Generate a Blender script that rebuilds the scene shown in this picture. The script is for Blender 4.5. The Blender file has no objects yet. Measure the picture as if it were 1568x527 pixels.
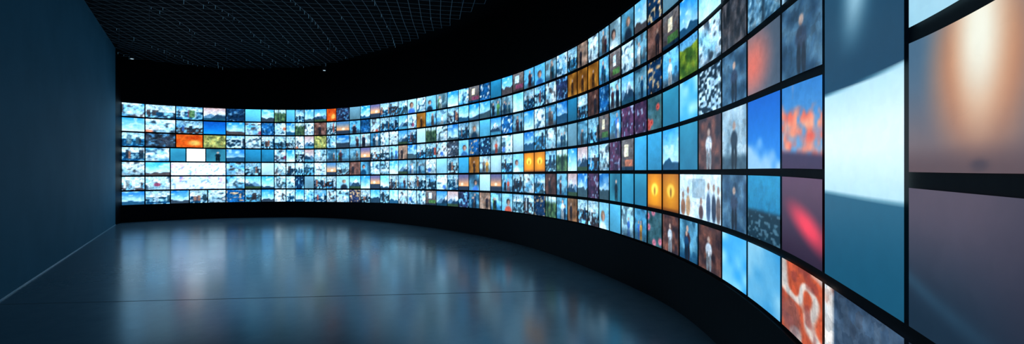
import bpy, math, random
import numpy as np
from mathutils import Vector, noise as mnoise

EYE = 1.6
F = 630.0
random.seed(4)
rng = np.random.default_rng(23)
sc = bpy.context.scene
try:
    sc.view_settings.view_transform = 'Standard'
    sc.view_settings.look = 'None'
except Exception:
    pass

# ------------------------------------------------------------------ helpers
def new_mat(name):
    m = bpy.data.materials.new(name)
    m.use_nodes = True
    nt = m.node_tree
    return m, nt, nt.nodes['Principled BSDF']

def simple_mat(name, col, rough=0.6, spec=0.3, metal=0.0, nscale=30, namt=0.15, emit=None, estr=0):
    m, nt, b = new_mat(name)
    n = nt.nodes.new('ShaderNodeTexNoise'); n.inputs['Scale'].default_value = nscale
    n.inputs['Detail'].default_value = 4
    tc = nt.nodes.new('ShaderNodeTexCoord'); nt.links.new(tc.outputs['Object'], n.inputs['Vector'])
    r = nt.nodes.new('ShaderNodeMapRange')
    r.inputs['To Min'].default_value = 1 - namt; r.inputs['To Max'].default_value = 1 + namt
    nt.links.new(n.outputs['Fac'], r.inputs['Value'])
    mx = nt.nodes.new('ShaderNodeVectorMath'); mx.operation = 'SCALE'
    mx.inputs[0].default_value = col[:3]
    nt.links.new(r.outputs['Result'], mx.inputs['Scale'])
    nt.links.new(mx.outputs[0], b.inputs['Base Color'])
    b.inputs['Roughness'].default_value = rough
    b.inputs['Specular IOR Level'].default_value = spec
    b.inputs['Metallic'].default_value = metal
    if emit:
        b.inputs['Emission Color'].default_value = (*emit, 1)
        b.inputs['Emission Strength'].default_value = estr
    return m

def mesh_obj(name, verts, faces, mat, parent=None, smooth=False):
    me = bpy.data.meshes.new(name)
    me.from_pydata([tuple(v) for v in verts], [], faces)
    me.update()
    if mat: me.materials.append(mat)
    if smooth:
        for p in me.polygons: p.use_smooth = True
    o = bpy.data.objects.new(name, me)
    sc.collection.objects.link(o)
    if parent: o.parent = parent
    return o

# ------------------------------------------------------------------ wall plan curve
ctrl = [(-12.3,12.95),(-11.88,13.32),(-11.2,13.72),(-9.92,14.27),(-7.95,14.57),(-6.5,14.38),(-5.09,13.78),
        (-3.78,12.98),(-2.59,12.08),(-1.47,11.06),(-.54,10.06),(.23,9.02),(.83,7.93),(1.27,6.93),(1.59,6.03),
        (1.815,5.30),(1.93,4.75),(1.93,3.79),(1.75,2.67),(1.55,2.02),(1.33,1.40),(1.08,.87),(.86,.48),(.62,.1)]
P = [np.array(p, float) for p in ctrl]
P = [2*P[0]-P[1]] + P + [2*P[-1]-P[-2]]
pts = []
for i in range(1, len(P)-2):
    p0,p1,p2,p3 = P[i-1],P[i],P[i+1],P[i+2]
    for k in range(24):
        t = k/24
        pts.append(0.5*((2*p1)+(-p0+p2)*t+(2*p0-5*p1+4*p2-p3)*t*t+(-p0+3*p1-3*p2+p3)*t**3))
pts.append(P[-2])
C = np.array(pts)
def resample(C, n):
    d = np.r_[0, np.cumsum(np.linalg.norm(np.diff(C,axis=0),axis=1))]
    s = np.linspace(0, d[-1], n)
    return np.c_[np.interp(s,d,C[:,0]), np.interp(s,d,C[:,1])]
C = resample(C, 900)
for _ in range(300):
    C[1:-1] = C[1:-1]*.5 + (C[:-2]+C[2:])*.25
C = resample(C, 900)
S = np.r_[0, np.cumsum(np.linalg.norm(np.diff(C,axis=0),axis=1))]
T = np.gradient(C, axis=0); T /= np.linalg.norm(T,axis=1)[:,None]
N = np.c_[T[:,1], -T[:,0]]           # towards the room
L = S[-1]
def at(s):
    s = np.asarray(s, float)
    p = np.stack([np.interp(s,S,C[:,0]), np.interp(s,S,C[:,1])], -1)
    n = np.stack([np.interp(s,S,N[:,0]), np.interp(s,S,N[:,1])], -1)
    return p, n
bear = C[:,0]/np.maximum(C[:,1], .05)     # survey bearing along the wall
mask = np.arange(900) < np.argmax(C[:,1] < .3)
def arc(b):  # wall station for a surveyed bearing
    return float(np.interp((b-784)/F, bear[mask], S[mask]))

def uni(a,b): return list(np.linspace(a,b,8))
ST = [(185,uni(2.22,-1.07)),(500,uni(2.22,-1.07)),(600,uni(2.22,-1.007)),(750,uni(2.22,-.935)),
      (900,[2.24,1.79,1.34,.893,.447,0,-.447,-.90]),
      (1000,[2.36,1.90,1.44,.98,.51,0,-.48,-.96]),
      (1040,[2.42,1.96,1.50,1.04,.56,0,-.51,-1.0]),
      (1110,[2.47,2.0,1.53,1.06,.57,0,-.52,-1.0]),
      (1195,[2.48,2.0,1.53,1.06,.57,0,-.52,-1.0]),
      (1261,[2.44,1.97,1.49,1.01,.53,-.01,-.53,-1.0]),
      (1385,[2.3,1.83,1.36,.9,.43,-.03,-.545,-1.0]),
      (1568,[2.3,1.83,1.36,.9,.41,-.03,-.5,-1.0])]
ss = np.array([arc(a) for a,_ in ST]); zz = np.array([b for _,b in ST]) + EYE
# smooth the height survey along the wall
ZS = np.stack([np.interp(S,ss,zz[:,k]) for k in range(8)],-1)
for _ in range(500):
    ZS[1:-1] = ZS[1:-1]*.5+(ZS[:-2]+ZS[2:])*.25
def seam(k, s): return np.interp(s, S, ZS[:,k])

# ------------------------------------------------------------------ picture painters (sRGB 0..255)
def col(*c): return np.array(c, float)
def lerp(a,b,t):
    t = np.clip(np.asarray(t),0,1)
    if t.ndim: t = t[...,None]
    return a*(1-t)+b*t
def vn(U,V,n,m=None):
    m = m or n
    g = rng.random((m+2,n+2))
    x = np.clip(U,0,.999)*n; y = np.clip(V,0,.999)*m
    i = x.astype(int); j = y.astype(int); fx=x-i; fy=y-j
    fx=fx*fx*(3-2*fx); fy=fy*fy*(3-2*fy)
    return (g[j,i]*(1-fx)+g[j,i+1]*fx)*(1-fy)+(g[j+1,i]*(1-fx)+g[j+1,i+1]*fx)*fy
def sstep(a,b,x):
    t=np.clip((x-a)/(b-a),0,1); return t*t*(3-2*t)
def ell(U,V,cx,cy,rx,ry,soft=.25):
    d=np.sqrt(((U-cx)/rx)**2+((V-cy)/ry)**2); return 1-sstep(1-soft,1+soft,d)
def box(U,V,x0,x1,y0,y1): return ((U>x0)&(U<x1)&(V>y0)&(V<y1)).astype(float)
def pick(l): return l[rng.integers(len(l))]
ICE=[col(120,190,220),col(90,175,215),col(150,208,228),col(178,213,225),col(65,155,205),col(130,185,205)]
DARKS=[col(16,42,62),col(22,34,48),col(50,40,42),col(8,54,86),col(34,56,66)]
ACC=[col(190,80,60),col(205,150,70),col(150,70,100),col(80,130,70),col(210,120,90),col(60,110,190)]
def person(c,U,V,cx,sz,cl):
    c=lerp(c,cl,ell(U,V,cx,.50*sz,.15*sz,.17*sz)); c=lerp(c,cl*.55,ell(U,V,cx-.06*sz,.2*sz,.06*sz,.24*sz)); c=lerp(c,cl*.6,ell(U,V,cx+.07*sz,.2*sz,.06*sz,.24*sz))
    return lerp(c,col(185,150,135),ell(U,V,cx,.75*sz,.065*sz,.075*sz,.4))
def p_ice(U,V):
    a=pick(ICE); b=col(232,246,252); d=pick(DARKS)
    c=lerp(a,b,vn(U,V,3)*1.4-.1); c=lerp(c,d,sstep(.52,.75,vn(U,V,7)*.6+vn(U,V,4)*.4)*.8)
    c=lerp(c,d,sstep(.5,0,V)*.25)
    if rng.random()<.3: c=lerp(c,pick(ACC),ell(U,V,rng.random(),rng.random()*.6,.15,.15))
    return c,.55
def p_street(U,V):
    a=pick(ICE); d=pick(DARKS); h=.4+.3*rng.random()
    c=lerp(lerp(a,col(232,246,252),vn(U,V,2)),a*.7,sstep(h,1.1,V)*.6)
    low=lerp(d,pick(ICE)*.9,sstep(.4,.75,vn(U,V,9)))
    c=lerp(low,c,sstep(h-.02,h+.03,V))
    for k in range(rng.integers(2,6)):     # buildings / hills / objects
        x0=rng.random()*.9; w=.06+.18*rng.random(); y1=h+.28*rng.random()
        c=lerp(c,pick(DARKS+[a*.55,col(200,220,228),pick(ACC)*.85,col(150,100,80)]),box(U,V,x0,x0+w,.12,y1)*.85)
    return lerp(c,low*1.2,sstep(.2,.1,V)),.65
def p_figure(U,V):
    bg=lerp(pick(ICE)*pick([1,.85,.7,.5]),pick(ICE),vn(U,V,3))
    bg=lerp(bg,pick(DARKS),sstep(.35,.1,V)*.6); bg=lerp(bg,pick(DARKS),sstep(.6,.75,vn(U,V,5))*.5)
    for k in range(rng.integers(1,4)):
        bg=person(bg,U,V,.2+.6*rng.random(),.75+.4*rng.random(),pick([col(20,28,48),col(60,34,42),col(20,60,95),col(215,228,235),col(90,80,78),col(24,70,90),pick(ACC)]))
    return bg,.35
def p_portrait(U,V):
    c=lerp(pick(ICE+DARKS),pick(ICE),vn(U,V,2)); cx=.3+.4*rng.random(); y=.42+.16*rng.random(); k=.7+.4*rng.random()
    hair=pick([col(30,24,26),col(70,45,35),col(120,95,75)])
    c=lerp(c,pick(DARKS+[col(205,220,230),col(40,90,140),pick(ACC)]),ell(U,V,cx,y-.5,.4*k,.32))
    c=lerp(c,hair,ell(U,V,cx,y+.06,.22*k,.2*k)); c=lerp(c,col(185,142,124),ell(U,V,cx+.03,y,.14*k,.16*k,.4))
    return lerp(c,col(95,70,66),ell(U,V,cx-.06,y,.06,.15*k,.8)*.6),.3
def p_mountain(U,V):
    sk=lerp(col(215,235,245),pick([col(50,140,205),col(80,165,215),col(180,150,150)]),V)
    x=rng.random(); r=.75-1.1*np.abs(U-x)+.12*(vn(U,V,6,1)-.5); r2=.55-.8*np.abs(U-(x+.5)%1)
    c=lerp(sk,col(80,120,150),sstep(-.02,.02,r2-V)); c=lerp(c,lerp(col(24,52,76),col(225,238,246),sstep(.35,.6,V+.3*(vn(U,V,8)-.5))),sstep(-.02,.02,r-V))
    return lerp(c,pick([col(20,60,80),col(60,130,160),col(40,60,40)]),sstep(.2,.14,V)),.3
def p_sunrise(U,V):
    h=.2+.2*rng.random(); c=lerp(col(235,160,105),pick([col(70,120,165),col(90,90,130)]),sstep(h,.95,V))
    c=lerp(c,col(255,236,200),ell(U,V,.3+.4*rng.random(),h+.12,.12,.09,.6)); return lerp(c,col(34,48,66),sstep(h+.02,h-.02,V)),.15
def p_forest(U,V):
    c=lerp(col(20,44,38),col(96,130,80),vn(U,V,7,5)); c=lerp(c,col(190,222,225),sstep(.65,.85,V+.15*(vn(U,V,6,1)-.5)))
    for k in range(5): c=lerp(c,col(18,30,30),np.exp(-((U-rng.random())/.025)**2)*.8)
    return c,.5
def p_interior(U,V):   # room with window light and table
    c=lerp(col(60,52,54),col(120,110,108),V); c=lerp(c,pick([col(215,236,245),col(245,225,190)]),box(U,V,.15+.2*rng.random(),.6,.45,.85))
    c=lerp(c,pick(ACC)*.8,box(U,V,.3,.95,.12,.35)); return lerp(c,pick(DARKS),sstep(.14,.08,V)),.5
def p_flower(U,V):
    c=lerp(col(24,56,60),col(70,110,120),vn(U,V,4)); a=pick([col(225,120,140),col(230,170,80),col(220,235,245),col(190,70,60)])
    for k in range(rng.integers(2,6)):
        x,y=rng.random(),rng.random(); c=lerp(c,a,ell(U,V,x,y,.13,.1,.5)); c=lerp(c,a*.5,ell(U,V,x,y,.04,.03,.5))
    return c,.35
def p_sky(U,V):
    a=pick([col(20,130,210),col(50,155,222),col(15,100,175),col(90,180,220)]); b=col(205,234,246)
    c=lerp(b,a,V+.4*(vn(U,V,4)-.5)); c=lerp(c,b,sstep(.6,.85,vn(U,V,5,7))*.6)
    if rng.random()<.6:
        h=.15+.25*rng.random(); c=lerp(c,pick(DARKS),sstep(h+.03,h-.03,V+.2*(vn(U,V,5,1)-.5))*.9)
    return c,.2
def p_plain(U,V):
    a=pick([col(80,170,208),col(30,115,155),col(140,205,226),col(95,140,160),col(170,210,224),col(50,145,190)])
    return lerp(a*.72,a*1.1,V*.7+.4*vn(U,V,2)),.1
def p_night(U,V):
    a=pick([col(10,30,50),col(22,28,46),col(12,50,82),col(30,36,44)])
    c=lerp(a,a*2.2,vn(U,V,3)); c=lerp(c,pick([col(120,195,230),col(215,235,245),col(90,150,190),col(225,180,130)]),sstep(.62,.85,vn(U,V,8))*.9)
    return c,.7
def p_warm(U,V):
    a=pick([col(160,108,72),col(135,92,82),col(180,145,125),col(105,66,58)])
    c=lerp(a*.5,a*1.2,vn(U,V,4)); return person(c,U,V,.3+.4*rng.random(),1,col(45,40,50)),.4
def p_purple(U,V):
    c=lerp(col(34,24,50),col(100,56,90),vn(U,V,5)); return lerp(c,col(140,155,185),sstep(.7,.9,vn(U,V,8))),.5
def p_orange(U,V):
    c=lerp(col(150,70,5),col(250,165,20),1-np.hypot(U-.5,V-.5)*1.1)
    c=lerp(c,col(255,205,70),ell(U,V,.5,.55,.24,.18,.3)); c=lerp(c,col(120,60,10),ell(U,V,.5,.5,.06,.12,.5)*.7)
    return lerp(c,col(120,60,0),sstep(.12,0,V)),.05
def p_amber(U,V):
    c=lerp(col(105,60,15),col(235,155,55),vn(U,V,3)); return person(c,U,V,.5,.9,col(60,35,20)),.2
def p_redorange(U,V):
    c=lerp(col(190,50,10),col(250,110,30),vn(U,V,4)); return lerp(c,col(255,190,90),ell(U,V,.7,.35,.22,.2,.6)),.3
def p_green(U,V):
    c=lerp(col(35,70,20),col(150,170,40),vn(U,V,5,4)); sk=lerp(col(190,225,235),col(80,160,210),V)
    return lerp(c,sk,sstep(.72,.8,V+.1*(vn(U,V,5,1)-.5))),.5
def p_yellowgreen(U,V):
    return lerp(col(60,70,40),col(205,200,110),vn(U,V,6)),.6
def p_blue(U,V): return lerp(col(20,140,225),col(10,80,170),V+.2*vn(U,V,4)),.15
def p_white(U,V): return lerp(col(225,242,250),col(250,252,255),vn(U,V,3)),.02
def p_teal(U,V): return lerp(col(28,95,125),col(50,140,170),V*.6+.4*vn(U,V,2)),.06
def p_teal_fig(U,V):
    c=lerp(col(20,70,92),col(50,130,150),vn(U,V,2)); return person(c,U,V,.6,.95,col(12,26,36)),.1
def p_map(U,V):
    c=lerp(col(190,222,245),col(230,245,255),vn(U,V,9,4))
    c=lerp(c,col(190,120,170),sstep(.68,.8,vn(U,V,26,7))*.6); c=lerp(c,col(80,120,190),sstep(.68,.82,vn(U,V,30,8))*.7)
    return c,.12
def p_sunset(U,V):
    c=lerp(col(124,92,86),col(96,112,128),V); c=lerp(c,col(70,98,120),sstep(.4,0,U)*sstep(.2,1,V))
    d=np.sqrt(((U-.5)/.36)**2+((V-.72)/.7)**2)
    c=lerp(c,col(218,134,84),sstep(1.2,.35,d)*.9)
    d2=np.sqrt(((U-.5)/.17)**2+((V-.88)/.62)**2)
    c=lerp(c,col(255,240,214),sstep(1.3,.1,d2))
    c=lerp(c,col(88,60,60),sstep(.24,.02,V)*.8)
    c=lerp(c,col(58,42,50),ell(U,V,.5,.05,.05,.035,.6)*.6)
    c=lerp(c,col(104,84,86),sstep(.66,1,U)*.7)
    return c,.03
def p_dusk(U,V):
    c=lerp(col(24,42,58),col(86,68,80),sstep(.05,1,V)); c=lerp(c,col(44,38,52),sstep(.35,1,U)*.6)
    c=lerp(c,col(52,96,118),np.exp(-((V-.13-.22*(1-U)**2)/.06)**2)*.4*(1-U))
    return c,.05
def p_pale(U,V): return lerp(col(165,208,222),col(222,238,245),U*.5+.5*V),.04
def p_tall(U,V):   # one tall merged picture, V=0 bottom .. 1 top
    c=lerp(col(24,88,112),col(36,112,138),sstep(0,.32,V)+0*U)
    c=lerp(c,col(18,74,100),sstep(.3,.0,V)*.6)
    zmax=2.4+.545; v0=(.545-.13)/zmax
    top=(.545+.35+.02*U)/zmax
    up=lerp(col(16,56,80),col(60,118,144),sstep(top,1,V))
    g=np.exp(-((U-.45-.7*(V-.42))/.16)**2)*sstep(top+.03,top+.15,V)
    up=lerp(up,col(190,225,236),g*.8)
    wh=lerp(col(168,210,220),col(232,243,246),np.clip(1.15-1.5*np.abs(V-(v0+top)/2)/(top-v0)*1.1,0,1))
    c=lerp(c,up,sstep(top-.003,top+.003,V)); inside=sstep(v0-.003,v0+.003,V)*(1-sstep(top-.003,top+.003,V))
    return lerp(c,wh,inside),.04
def p_cloud(U,V):
    n=vn(U,V,3)*.5+vn(U,V,7)*.3+vn(U,V,14)*.2
    c=lerp(col(120,165,200),col(45,120,190),V)
    c=lerp(c,lerp(col(235,85,60),col(255,160,120),vn(U,V,8)),sstep(.26,.6,n+.25*(.5-np.abs(V-.5))-.35*sstep(.55,.9,V)))
    return lerp(c,col(62,38,66),sstep(.26,.16,V+.05*U)),.12
def p_redglow(U,V):
    c=lerp(col(45,26,46),col(92,58,80),V); d=np.sqrt(((U-.66)/.5)**2+((V-.48-.35*(.5-U))/.2)**2)
    return lerp(c,col(250,60,80),sstep(1.4,.1,d)),.04
def p_swirl(U,V):
    w=np.sin(5*U+7*vn(U,V,3)+3*V)*.5+.5
    c=lerp(col(205,82,48),col(225,200,185),sstep(.4,.95,w)); c=lerp(c,col(150,60,50),sstep(.5,.8,vn(U,V,6))*.7); return lerp(c,col(120,80,80),ell(U,V,.25,.2,.25,.3)*.6),.3
def p_redleft(U,V):
    c=lerp(col(120,115,122),col(70,82,98),U); return lerp(c,col(238,115,95),ell(U,V,.15,.5,.42,.4,.9)),.1
def p_tree(U,V):
    c=lerp(col(30,72,100),col(160,208,230),vn(U,V,12)); return lerp(c,col(25,45,60),np.exp(-((U-.5)/.06)**2)*.8),.6
def p_bluesky(U,V):
    c=lerp(col(40,140,225),col(10,95,195),V); return lerp(c,col(175,210,235),sstep(.38,.1,V+.25*(vn(U,V,5)-.5)+.35*(U-.5))*.85),.06
def p_sea(U,V):
    c=lerp(col(20,110,150),col(35,150,195),V); c=lerp(c,col(15,45,60),sstep(.5,.4,V)); return lerp(c,col(110,150,170),sstep(.6,.8,vn(U,V,16,24))*(V<.45)*.6),.2
def p_lblue(U,V): return lerp(col(50,150,208),col(150,210,235),vn(U,V,3,4)),.06
def p_snowfig(U,V):
    c=lerp(col(110,140,158),col(195,215,225),vn(U,V,4)); c=lerp(c,col(60,84,98),sstep(.3,.15,V)); return person(c,U,V,.5,.95,col(45,54,66)),.3
def p_darkfig(U,V):
    c=lerp(col(28,56,80),col(84,122,148),vn(U,V,5)); return person(c,U,V,.5,.95,col(48,60,82)),.4
def p_brownfig(U,V):
    c=lerp(col(42,30,36),col(132,78,62),vn(U,V,6)); return person(c,U,V,.45,.95,col(215,218,224)),.4
def p_bw(U,V): return lerp(col(22,40,54),col(195,222,236),sstep(.3,.75,vn(U,V,12,16))),.6
def p_wfall(U,V): return lerp(col(26,28,34),col(98,92,96),vn(U,V,14,5)),.6
def p_wpeople(U,V):
    c=lerp(col(195,222,236),col(240,248,252),vn(U,V,4)); c=lerp(c,col(60,90,110),box(U,V,.3,.62,.45,.9)*.35)
    for cx,h,cl in((.08,.5,col(150,100,75)),(.2,.62,col(195,150,110)),(.52,.4,col(90,66,70)),(.7,.75,col(75,95,125)),(.83,.72,col(50,60,80)),(.94,.68,col(110,90,85))):
        c=lerp(c,cl,ell(U,V,cx,h*.4,.055,h*.42)); c=lerp(c,col(165,130,115),ell(U,V,cx,h,.03,.085))
    return c,.3
def p_stripe(U,V):
    c=lerp(col(40,54,72),col(84,104,126),vn(U,V,7)); return lerp(c,lerp(col(225,100,60),col(240,225,215),sstep(.45,.6,vn(U,V,3,6))),sstep(.16,.12,U)),.4

def rnd_style(b,row):
    lo = 1.8 if row>=4 else 1.0
    if b<480: w=dict(ice=.28,street=.34,sky=.13,plain=.07,mountain=.1,night=.03,forest=.02,sunrise=.012*lo,interior=.012*lo,flower=.01)
    elif b<700: w=dict(ice=.24,street=.25,sky=.12,figure=.1,portrait=.05,mountain=.07,plain=.05,night=.04,warm=.025*lo,sunrise=.02*lo,interior=.02*lo,flower=.01)
    elif b<960: w=dict(ice=.13,street=.14,sky=.14,figure=.18,portrait=.08,mountain=.06,plain=.09,night=.08,warm=.03*lo,purple=.01,sunrise=.015*lo,forest=.015,interior=.03*lo,flower=.02)
    else: w=dict(ice=.16,sky=.22,figure=.22,mountain=.05,plain=.16,night=.12,warm=.03*lo,interior=.02*lo,flower=.03)
    k=list(w); p=np.array([w[i] for i in k]); p/=p.sum()
    return globals()['p_'+k[rng.choice(len(k),p=p)]]

# ------------------------------------------------------------------ build screens
VV=[];FF=[];CC=[];UVV=[]; vcount=0
def panel(b0,b1,r0,r1,fn,nu,nv,s_override=None):
    global vcount
    s0,s1 = s_override if s_override else (arc(b0),arc(b1))
    s0+=.016; s1-=.016
    u=np.linspace(0,1,nu+1); v=np.linspace(0,1,nv+1)
    U,V=np.meshgrid(u,v)
    s=s0+(s1-s0)*U
    p,n=at(s)
    zt=seam(r0,s)-.026; zb=seam(r1+1,s)+.026
    Z=zb+(zt-zb)*V
    c,det=fn(U,V)
    c=np.clip(c,0,255)/255
    lin=np.where(c<=.04045,c/12.92,((c+.055)/1.055)**2.4)
    gain=float(np.interp(b0 if b0 else 1400,[185,650,1000,1150,1400],[2.1,1.9,1.55,1.2,1.05]))  # panel brightness setting
    gain*=rng.uniform(.8,1.12) if b0<1190 else 1
    if fn in (p_redorange,p_amber,p_warm): gain*=.7
    lin=lin*gain
    a=np.full(U.shape,float(det))
    VV.append(np.stack([p[...,0],p[...,1],Z],-1).reshape(-1,3))
    CC.append(np.concatenate([lin,a[...,None]],-1).reshape(-1,4))
    sd=rng.random()*50
    UVV.append(np.stack([s,Z,np.full(U.shape,sd)],-1).reshape(-1,3))
    idx=np.arange((nu+1)*(nv+1)).reshape(nv+1,nu+1)+vcount
    FF.append(np.stack([idx[:-1,:-1],idx[:-1,1:],idx[1:,1:],idx[1:,:-1]],-1).reshape(-1,4))
    vcount+=(nu+1)*(nv+1)

top=[185,222,269,311,346]
for r,cols,sp in [(0,top,{1:p_street}),(1,top,{3:p_blue,2:p_street}),(2,top,{2:p_redorange,3:p_yellowgreen,1:p_night}),
                  (3,[185,222,260,285,315,346],{2:p_teal,3:p_white,4:p_teal_fig}),
                  (4,[185,222,261,346],{2:p_map}),(5,[185,222,261,346],{2:p_map}),(6,[185,222,261,290,318,346],{})]:
    for i in range(len(cols)-1):
        big=cols[i+1]-cols[i]>60
        panel(cols[i],cols[i+1],r,r,sp.get(i) or pick([p_ice,p_street,p_street,p_mountain,p_sky]),44 if big else 22,14)
cols=[346,375,400,420,438,452,466,481,500,515,535,552,567,582,596,610,624,638,652,668,685,702,718,734,751,768,785,802,818,835,
      852,869,884,900,917,933,951,971,991,1014,1040,1069,1105,1144,1196]
SPC={(378,3):p_sky,(375,3):p_plain,(400,3):p_plain,(500,0):p_redorange,(481,2):p_yellowgreen,(638,1):p_amber,
 (869,1):p_amber,(884,1):p_amber,(900,1):p_amber,(802,4):p_orange,(818,4):p_orange,(718,4):p_amber,
 (951,3):p_purple,(971,3):p_purple,(1014,3):p_teal,(991,5):p_orange,(1014,5):p_orange,(933,5):p_teal_fig,(951,5):p_teal,(971,5):p_teal,
 (1040,0):p_lblue,(1040,1):p_sky,(1040,2):p_green,(1040,3):p_lblue,(1040,4):p_teal,(1040,6):p_figure,
 (1069,1):p_sky,(1069,2):p_ice,(1069,3):p_bw,(1069,4):p_brownfig,(1069,6):p_brownfig,
 (1105,1):p_wfall,(1105,2):p_wfall,(1105,3):p_darkfig,(1105,4):p_snowfig,(1105,5):p_darkfig,(1105,6):p_lblue,
 (1144,1):p_tree,(1144,2):p_tree,(1144,3):p_redleft,(1144,4):p_bluesky,(1144,5):p_sea,(1144,6):p_lblue,
 (1014,6):p_brownfig,(702,1):p_sky,(668,4):p_plain,(702,4):p_plain,(652,2):p_forest,(567,5):p_sunrise,(869,6):p_warm,(734,6):p_warm}
for i in range(len(cols)-1):
    a,b=cols[i],cols[i+1]
    for r in range(7):
        if a in(1040,1069) and r==5: continue
        k=1 if a<850 else (1.6 if a<1014 else 3)
        panel(a,b,r,r,SPC.get((a,r)) or rnd_style(a,r),int(13*k),int(18*k))
panel(1040,1105,5,5,p_wpeople,64,36)
for r,fn in enumerate([p_night,p_sky,p_bw,p_darkfig,p_cloud,p_redglow,p_swirl]):
    panel(1196,1261,r,r,fn,44,56)
panel(1261,1388,0,5,p_tall,30,220)
panel(1261,1388,6,6,p_stripe,44,40)
for r,fn in enumerate([p_sky,p_plain,p_pale,p_pale,p_sunset,p_dusk,p_night]):
    panel(1388,1700,r,r,fn,50,44)
s_end=arc(1700)
for r in range(7):
    panel(0,0,r,r,pick([p_sky,p_plain,p_teal,p_lblue]),12,10,(s_end,L))

V_=np.concatenate(VV);F_=np.concatenate(FF);C_=np.concatenate(CC);U_=np.concatenate(UVV)
me=bpy.data.meshes.new('screens')
me.vertices.add(len(V_)); me.vertices.foreach_set('co',V_.astype(np.float32).ravel())
me.loops.add(len(F_)*4); me.loops.foreach_set('vertex_index',F_.astype(np.int32).ravel())
me.polygons.add(len(F_)); me.polygons.foreach_set('loop_start',np.arange(0,len(F_)*4,4,dtype=np.int32))
me.update(calc_edges=True); me.validate()
a=me.attributes.new('pic','FLOAT_COLOR','POINT'); a.data.foreach_set('color',C_.astype(np.float32).ravel())
a=me.attributes.new('pic_uv','FLOAT_VECTOR','POINT'); a.data.foreach_set('vector',U_.astype(np.float32).ravel())

m=bpy.data.materials.new('lit_screen_picture'); m.use_nodes=True; nt=m.node_tree; nt.nodes.clear()
try: m.cycles.emission_sampling='FRONT'
except Exception: pass
lk=nt.links.new
out=nt.nodes.new('ShaderNodeOutputMaterial'); b=nt.nodes.new('ShaderNodeBsdfPrincipled')
A=nt.nodes.new('ShaderNodeAttribute'); A.attribute_name='pic'
B=nt.nodes.new('ShaderNodeAttribute'); B.attribute_name='pic_uv'
n1=nt.nodes.new('ShaderNodeTexNoise'); n1.inputs['Scale'].default_value=14; n1.inputs['Detail'].default_value=3; n1.inputs['Roughness'].default_value=.7
lk(B.outputs['Vector'],n1.inputs['Vector'])
cr=nt.nodes.new('ShaderNodeMapRange'); cr.inputs['From Min'].default_value=.34; cr.inputs['From Max'].default_value=.66
cr.inputs['To Min'].default_value=.2; cr.inputs['To Max'].default_value=1.4
lk(n1.outputs['Fac'],cr.inputs['Value'])
mx=nt.nodes.new('ShaderNodeMix'); mx.data_type='FLOAT'; mx.inputs['A'].default_value=1
lk(A.outputs['Alpha'],mx.inputs['Factor']); lk(cr.outputs['Result'],mx.inputs['B'])
# crisp little shapes in several tints
vo=nt.nodes.new('ShaderNodeTexVoronoi'); vo.distance='CHEBYCHEV'; vo.inputs['Scale'].default_value=17
wp=nt.nodes.new('ShaderNodeVectorMath'); wp.operation='MULTIPLY_ADD'; wp.inputs[1].default_value=(.06,.06,0)
lk(n1.outputs['Color'],wp.inputs[0]); lk(B.outputs['Vector'],wp.inputs[2]); lk(wp.outputs[0],vo.inputs['Vector'])
sx=nt.nodes.new('ShaderNodeSeparateColor'); lk(vo.outputs['Color'],sx.inputs[0])
rp=nt.nodes.new('ShaderNodeValToRGB'); rp.color_ramp.interpolation='CONSTANT'
els=[(0,(.10,.22,.34)),(.16,(.55,.85,1.1)),(.36,(1,1,1)),(.5,(1.3,1.2,1.15)),(.62,(.25,.55,.8)),(.76,(.9,1.05,1.15)),(.88,(.7,.42,.36)),(.94,(1.4,1.4,1.4))]
rp.color_ramp.elements[0].position=0; rp.color_ramp.elements[0].color=(*els[0][1],1)
rp.color_ramp.elements[1].position=els[1][0]; rp.color_ramp.elements[1].color=(*els[1][1],1)
for p_,c_ in els[2:]:
    e=rp.color_ramp.elements.new(p_); e.color=(*c_,1)
lk(sx.outputs[0],rp.inputs[0])
mc=nt.nodes.new('ShaderNodeMix'); mc.data_type='RGBA'; mc.inputs['A'].default_value=(1,1,1,1)
ml=nt.nodes.new('ShaderNodeMath'); ml.operation='MULTIPLY'; ml.inputs[1].default_value=.8
lk(A.outputs['Alpha'],ml.inputs[0]); lk(ml.outputs[0],mc.inputs['Factor']); lk(rp.outputs[0],mc.inputs['B'])
m1=nt.nodes.new('ShaderNodeVectorMath'); m1.operation='MULTIPLY'
lk(A.outputs['Color'],m1.inputs[0]); lk(mc.outputs['Result'],m1.inputs[1])
m2=nt.nodes.new('ShaderNodeVectorMath'); m2.operation='SCALE'
lk(m1.outputs[0],m2.inputs[0]); lk(mx.outputs['Result'],m2.inputs['Scale'])
m3=nt.nodes.new('ShaderNodeVectorMath'); m3.operation='MULTIPLY'; m3.inputs[1].default_value=(.88,1.02,1.12)
lk(m2.outputs[0],m3.inputs[0])
lk(m3.outputs[0],b.inputs['Emission Color']); b.inputs['Emission Strength'].default_value=1.0
b.inputs['Base Color'].default_value=(.01,.01,.012,1); b.inputs['Roughness'].default_value=.35
lk(b.outputs[0],out.inputs[0])
me.materials.append(m)
root=bpy.data.objects.new('curved_video_wall',None); sc.collection.objects.link(root)
so=bpy.data.objects.new('screens',me); sc.collection.objects.link(so); so.parent=root

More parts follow.
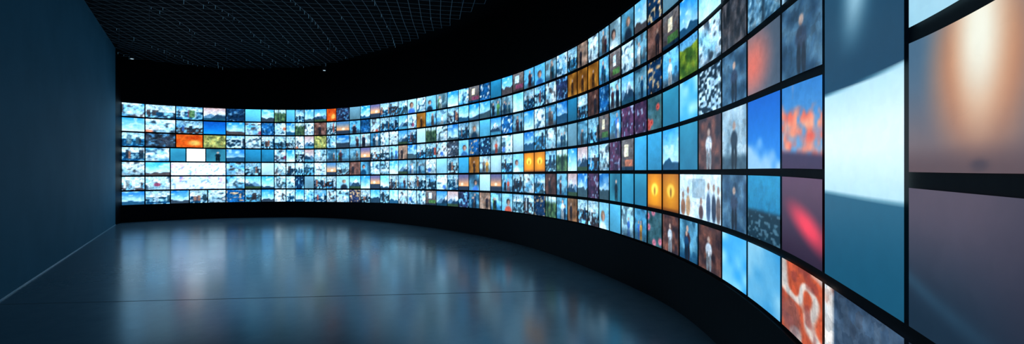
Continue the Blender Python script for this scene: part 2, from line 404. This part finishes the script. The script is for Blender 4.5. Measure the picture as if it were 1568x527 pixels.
# ------------------------------------------------------------------ backing / plinth / fascia
black=simple_mat('matte_black_panel',(.0015,.002,.003),.6,.12)
blackg=simple_mat('satin_black_plinth',(.0015,.0025,.004),.5,.12)
CEIL=5.35
def ring(name,o_in,o_out,zb,zt,mat):
    s=np.linspace(0,L,260); p,n=at(s)
    a=p+n*o_in; c=p+n*o_out
    zb_=zb(s) if callable(zb) else np.full_like(s,zb); zt_=zt(s) if callable(zt) else np.full_like(s,zt)
    v=[];f=[]
    for i in range(len(s)):
        v+= [(a[i][0],a[i][1],zb_[i]),(a[i][0],a[i][1],zt_[i]),(c[i][0],c[i][1],zt_[i]),(c[i][0],c[i][1],zb_[i])]
    for i in range(len(s)-1):
        k=i*4
        for j in range(4): f.append((k+j,k+(j+1)%4,k+4+(j+1)%4,k+4+j))
    f.append((0,1,2,3)); k=(len(s)-1)*4; f.append((k+3,k+2,k+1,k))
    return mesh_obj(name,v,f,mat,root)
ring('backing',-.012,-.2,lambda s:seam(7,s),lambda s:seam(0,s),black)
ring('plinth',.02,-.2,0,lambda s:seam(7,s)-.0,blackg)
ring('fascia',.02,-.2,lambda s:seam(0,s)+.0,CEIL,black)

# ------------------------------------------------------------------ room shell
def prism(name,poly,z0,z1,mat,parent=None):
    n=len(poly); v=[(x,y,z0) for x,y in poly]+[(x,y,z1) for x,y in poly]
    f=[tuple(range(n))[::-1],tuple(range(n,2*n))]+[(i,(i+1)%n,n+(i+1)%n,n+i) for i in range(n)]
    return mesh_obj(name,v,f,mat,parent)
YB=-2.2
lx=lambda y:-2.44-.768*y
teal,nt,bs=new_mat('teal_painted_wall')
tc=nt.nodes.new('ShaderNodeTexCoord'); nz=nt.nodes.new('ShaderNodeTexNoise'); nz.inputs['Scale'].default_value=1.3; nz.inputs['Detail'].default_value=6
nt.links.new(tc.outputs['Object'],nz.inputs['Vector'])
rp=nt.nodes.new('ShaderNodeValToRGB'); rp.color_ramp.elements[0].position=.3; rp.color_ramp.elements[1].position=.75
rp.color_ramp.elements[0].color=(.036,.145,.21,1); rp.color_ramp.elements[1].color=(.048,.175,.25,1)
nt.links.new(nz.outputs['Fac'],rp.inputs[0]); nt.links.new(rp.outputs[0],bs.inputs['Base Color'])
bs.inputs['Roughness'].default_value=.75; bs.inputs['Specular IOR Level'].default_value=.15
nb=nt.nodes.new('ShaderNodeTexNoise'); nb.inputs['Scale'].default_value=60; nt.links.new(tc.outputs['Object'],nb.inputs['Vector'])
bp=nt.nodes.new('ShaderNodeBump'); bp.inputs['Strength'].default_value=.12; bp.inputs['Distance'].default_value=.01
nt.links.new(nb.outputs['Fac'],bp.inputs['Height']); nt.links.new(bp.outputs[0],bs.inputs['Normal'])
y1=12.45
prism('wall_left',[(lx(YB),YB),(lx(y1),y1),(lx(y1)-.3,y1),(lx(YB)-.3,YB)],0,CEIL,teal)
prism('trim_1',[(lx(y1),y1),(-12.32,12.99),(-12.6,13.0),(lx(y1)-.3,y1)],0,CEIL,black,None)
gray=simple_mat('baseboard_metal',(.25,.42,.5),.4,.5)
prism('baseboard_left',[(lx(YB)+.012,YB),(lx(y1)+.012,y1),(lx(y1),y1),(lx(YB),YB)],0,.018,gray)
prism('wall_back',[(lx(YB),YB),(.9,YB),(.9,YB-.2),(lx(YB)-.3,YB-.2)],0,CEIL,teal)
e=C[-1]
prism('wall_right',[(e[0],e[1]-.005),(.8,YB),(1.0,YB),(e[0]+.25,e[1]-.005)],0,CEIL,black)

# floor
fm,nt,bs=new_mat('polished_concrete')
g=nt.nodes.new('ShaderNodeNewGeometry')
n1=nt.nodes.new('ShaderNodeTexNoise'); n1.inputs['Scale'].default_value=.7; n1.inputs['Detail'].default_value=8; n1.inputs['Roughness'].default_value=.6
n2=nt.nodes.new('ShaderNodeTexNoise'); n2.inputs['Scale'].default_value=5; n2.inputs['Detail'].default_value=8; n2.inputs['Roughness'].default_value=.7
for n in(n1,n2): nt.links.new(g.outputs['Position'],n.inputs['Vector'])
ad=nt.nodes.new('ShaderNodeMath'); ad.operation='ADD'; nt.links.new(n1.outputs['Fac'],ad.inputs[0]); nt.links.new(n2.outputs['Fac'],ad.inputs[1])
rp=nt.nodes.new('ShaderNodeValToRGB')
rp.color_ramp.elements[0].position=.36; rp.color_ramp.elements[0].color=(.115,.195,.24,1)
rp.color_ramp.elements[1].position=.66; rp.color_ramp.elements[1].color=(.155,.25,.30,1)
hf=nt.nodes.new('ShaderNodeMath'); hf.operation='MULTIPLY'; hf.inputs[1].default_value=.5
nt.links.new(ad.outputs[0],hf.inputs[0]); nt.links.new(hf.outputs[0],rp.inputs[0])
# saw-cut joints
def joint(nx,ny,d,w=.006):
    dt=nt.nodes.new('ShaderNodeVectorMath'); dt.operation='DOT_PRODUCT'; dt.inputs[1].default_value=(nx,ny,0)
    nt.links.new(g.outputs['Position'],dt.inputs[0])
    s=nt.nodes.new('ShaderNodeMath'); s.operation='SUBTRACT'; s.inputs[1].default_value=d; nt.links.new(dt.outputs['Value'],s.inputs[0])
    ab=nt.nodes.new('ShaderNodeMath'); ab.operation='ABSOLUTE'; nt.links.new(s.outputs[0],ab.inputs[0])
    lt=nt.nodes.new('ShaderNodeMath'); lt.operation='LESS_THAN'; lt.inputs[1].default_value=w; nt.links.new(ab.outputs[0],lt.inputs[0])
    return lt
dx,dy=4.61,.39; l=math.hypot(dx,dy); nx,ny=-dy/l,dx/l
j1=joint(nx,ny,nx*-1.57+ny*5.36,.009)
j2=joint(nx,ny,nx*-1.57+ny*5.36+5.0)
js=nt.nodes.new('ShaderNodeMath'); js.operation='MAXIMUM'; nt.links.new(j1.outputs[0],js.inputs[0]); nt.links.new(j2.outputs[0],js.inputs[1])
mj=nt.nodes.new('ShaderNodeMix'); mj.data_type='RGBA'; mj.inputs['B'].default_value=(.02,.03,.04,1)
nt.links.new(js.outputs[0],mj.inputs['Factor']); nt.links.new(rp.outputs[0],mj.inputs['A']); nt.links.new(mj.outputs['Result'],bs.inputs['Base Color'])
rr=nt.nodes.new('ShaderNodeMapRange'); rr.inputs['From Min'].default_value=.3; rr.inputs['From Max'].default_value=.7
rr.inputs['To Min'].default_value=.17; rr.inputs['To Max'].default_value=.24
nt.links.new(hf.outputs[0],rr.inputs['Value'])
ra=nt.nodes.new('ShaderNodeMath'); ra.operation='MULTIPLY_ADD'; ra.inputs[1].default_value=.6
nt.links.new(js.outputs[0],ra.inputs[0]); nt.links.new(rr.outputs[0],ra.inputs[2]); nt.links.new(ra.outputs[0],bs.inputs['Roughness'])
bp=nt.nodes.new('ShaderNodeBump'); bp.inputs['Strength'].default_value=.03; bp.inputs['Distance'].default_value=.02
nt.links.new(n1.outputs['Fac'],bp.inputs['Height']); nt.links.new(bp.outputs[0],bs.inputs['Normal'])
bs.inputs['IOR'].default_value=2.25; bs.inputs['Specular Tint'].default_value=(.68,.92,1,1)
prism('floor',[(-13.5,YB-.3),(3,YB-.3),(3,15.2),(-13.5,15.2)],-.2,0,fm)
cm=simple_mat('black_ceiling',(.002,.003,.004),.8,.05)
prism('ceiling',[(-13.5,YB-.3),(3,YB-.3),(3,15.2),(-13.5,15.2)],CEIL,CEIL+.2,cm)

# ------------------------------------------------------------------ ceiling wire mesh
wire=simple_mat('mesh_wire',(.085,.14,.175),.5,.4)
led=simple_mat('led_bead',(.05,.08,.1),.5,.3,emit=(.2,.5,.75),estr=.14)
s=np.linspace(0,arc(1300),80); p,n=at(s); ins=p+n*1.0
poly=[tuple(q) for q in ins]+[(.2,.5),(lx(.5)+.15,.5),(lx(12.2)+.15,12.2)]
def inside(x,y):
    c=False; j=len(poly)-1
    for i in range(len(poly)):
        xi,yi=poly[i];xj,yj=poly[j]
        if (yi>y)!=(yj>y) and x<(xj-xi)*(y-yi)/(yj-yi)+xi: c=not c
        j=i
    return c
sp=.22; wv=[];wf=[];bv=[];bf=[]
th=math.radians(8)
def gp(i,j):
    x0=-6+ (i*sp)*math.cos(th)-(j*sp)*math.sin(th); y0=6+(i*sp)*math.sin(th)+(j*sp)*math.cos(th)
    nx_=mnoise.noise(Vector((x0*.5,y0*.5,0))); nz_=mnoise.noise(Vector((x0*.6,y0*.6,7)))
    return Vector((x0+.12*nx_,y0+.12*nz_,5.0+.07*nz_))
def strip(a,b,w,V,Fc,dz=0):
    d=(b-a); q=Vector((-d.y,d.x,0)).normalized()*w/2; k=len(V)
    V+= [a+q,a-q,b-q,b+q]; Fc.append((k,k+1,k+2,k+3))
G={}
for i in range(-46,48):
    for j in range(-46,48):
        q=gp(i,j)
        if inside(q.x,q.y): G[(i,j)]=q
for (i,j),q in G.items():
    if (i+1,j) in G: strip(q,G[(i+1,j)],.010,wv,wf)
    if (i,j+1) in G: strip(q,G[(i,j+1)],.010,wv,wf)
def bead(c,r,h):
    k=len(bv)
    for z in(-h,h):
        for a_ in range(4):
            bv.append(Vector((c.x+r*math.cos(a_*math.pi/2),c.y+r*math.sin(a_*math.pi/2),c.z+z)))
    bf.extend([(k,k+1,k+2,k+3),(k+7,k+6,k+5,k+4)]+[(k+a_,k+4+a_,k+4+(a_+1)%4,k+(a_+1)%4) for a_ in range(4)])
keys=sorted(G)
strands=[-20,-13,-5,1,9,16]
for (i,j) in keys:
    q=G[(i,j)]
    pr=.5 if i in strands else .04
    if random.random()<pr: bead(q+Vector((0,0,-.03)),.006,random.uniform(.01,.05))
mroot=bpy.data.objects.new('ceiling_wire_mesh',None); sc.collection.objects.link(mroot)
mesh_obj('wires',wv,wf,wire,mroot); mesh_obj('led_beads',bv,bf,led,mroot)
# hangers up to slab
hv=[];hf=[]
for (i,j) in keys:
    if i%8==0 and j%8==0:
        q=G[(i,j)]; k=len(hv)
        for z in(q.z,CEIL):
            for a_ in range(4): hv.append(Vector((q.x+.006*math.cos(a_*math.pi/2),q.y+.006*math.sin(a_*math.pi/2),z)))
        hf+= [(k+a_,k+4+a_,k+4+(a_+1)%4,k+(a_+1)%4) for a_ in range(4)]
mesh_obj('hangers',hv,hf,wire,mroot)

# ------------------------------------------------------------------ small ceiling spotlights
lens=simple_mat('spot_lens',(.1,.1,.1),.3,.5,emit=(.6,.85,1),estr=.6)
hous=simple_mat('spot_housing',(.02,.022,.025),.4,.5)
def cyl(name,r,z0,z1,mat,parent,n=20,r2=None):
    r2=r2 or r
    v=[(r*math.cos(2*math.pi*i/n),r*math.sin(2*math.pi*i/n),z0) for i in range(n)]+[(r2*math.cos(2*math.pi*i/n),r2*math.sin(2*math.pi*i/n),z1) for i in range(n)]
    f=[tuple(range(n))[::-1],tuple(range(n,2*n))]+[(i,(i+1)%n,n+(i+1)%n,n+i) for i in range(n)]
    return mesh_obj(name,v,f,mat,parent)
for x,y in((-10.9,11.8),(-6.0,13.15)):
    e_=bpy.data.objects.new('ceiling_spotlight',None); sc.collection.objects.link(e_); e_.location=(x,y,4.85)
    cyl('housing',.06,0,.16,hous,e_,r2=.05); cyl('stem',.012,.16,CEIL-4.85,hous,e_); cyl('lens',.035,-.012,0,lens,e_)

# ------------------------------------------------------------------ light & camera
w=bpy.data.worlds.new('dark_room'); sc.world=w; w.use_nodes=True
w.node_tree.nodes['Background'].inputs[0].default_value=(.1,.3,.45,1); w.node_tree.nodes['Background'].inputs[1].default_value=.01
cam=bpy.data.cameras.new('camera'); co=bpy.data.objects.new('camera',cam); sc.collection.objects.link(co)
cam.sensor_width=36; cam.lens=36*F/1568; cam.clip_start=.02
co.location=(0,0,EYE); co.rotation_euler=(math.pi/2,0,0)
sc.camera=co
print('verts',len(V_),'faces',len(F_))
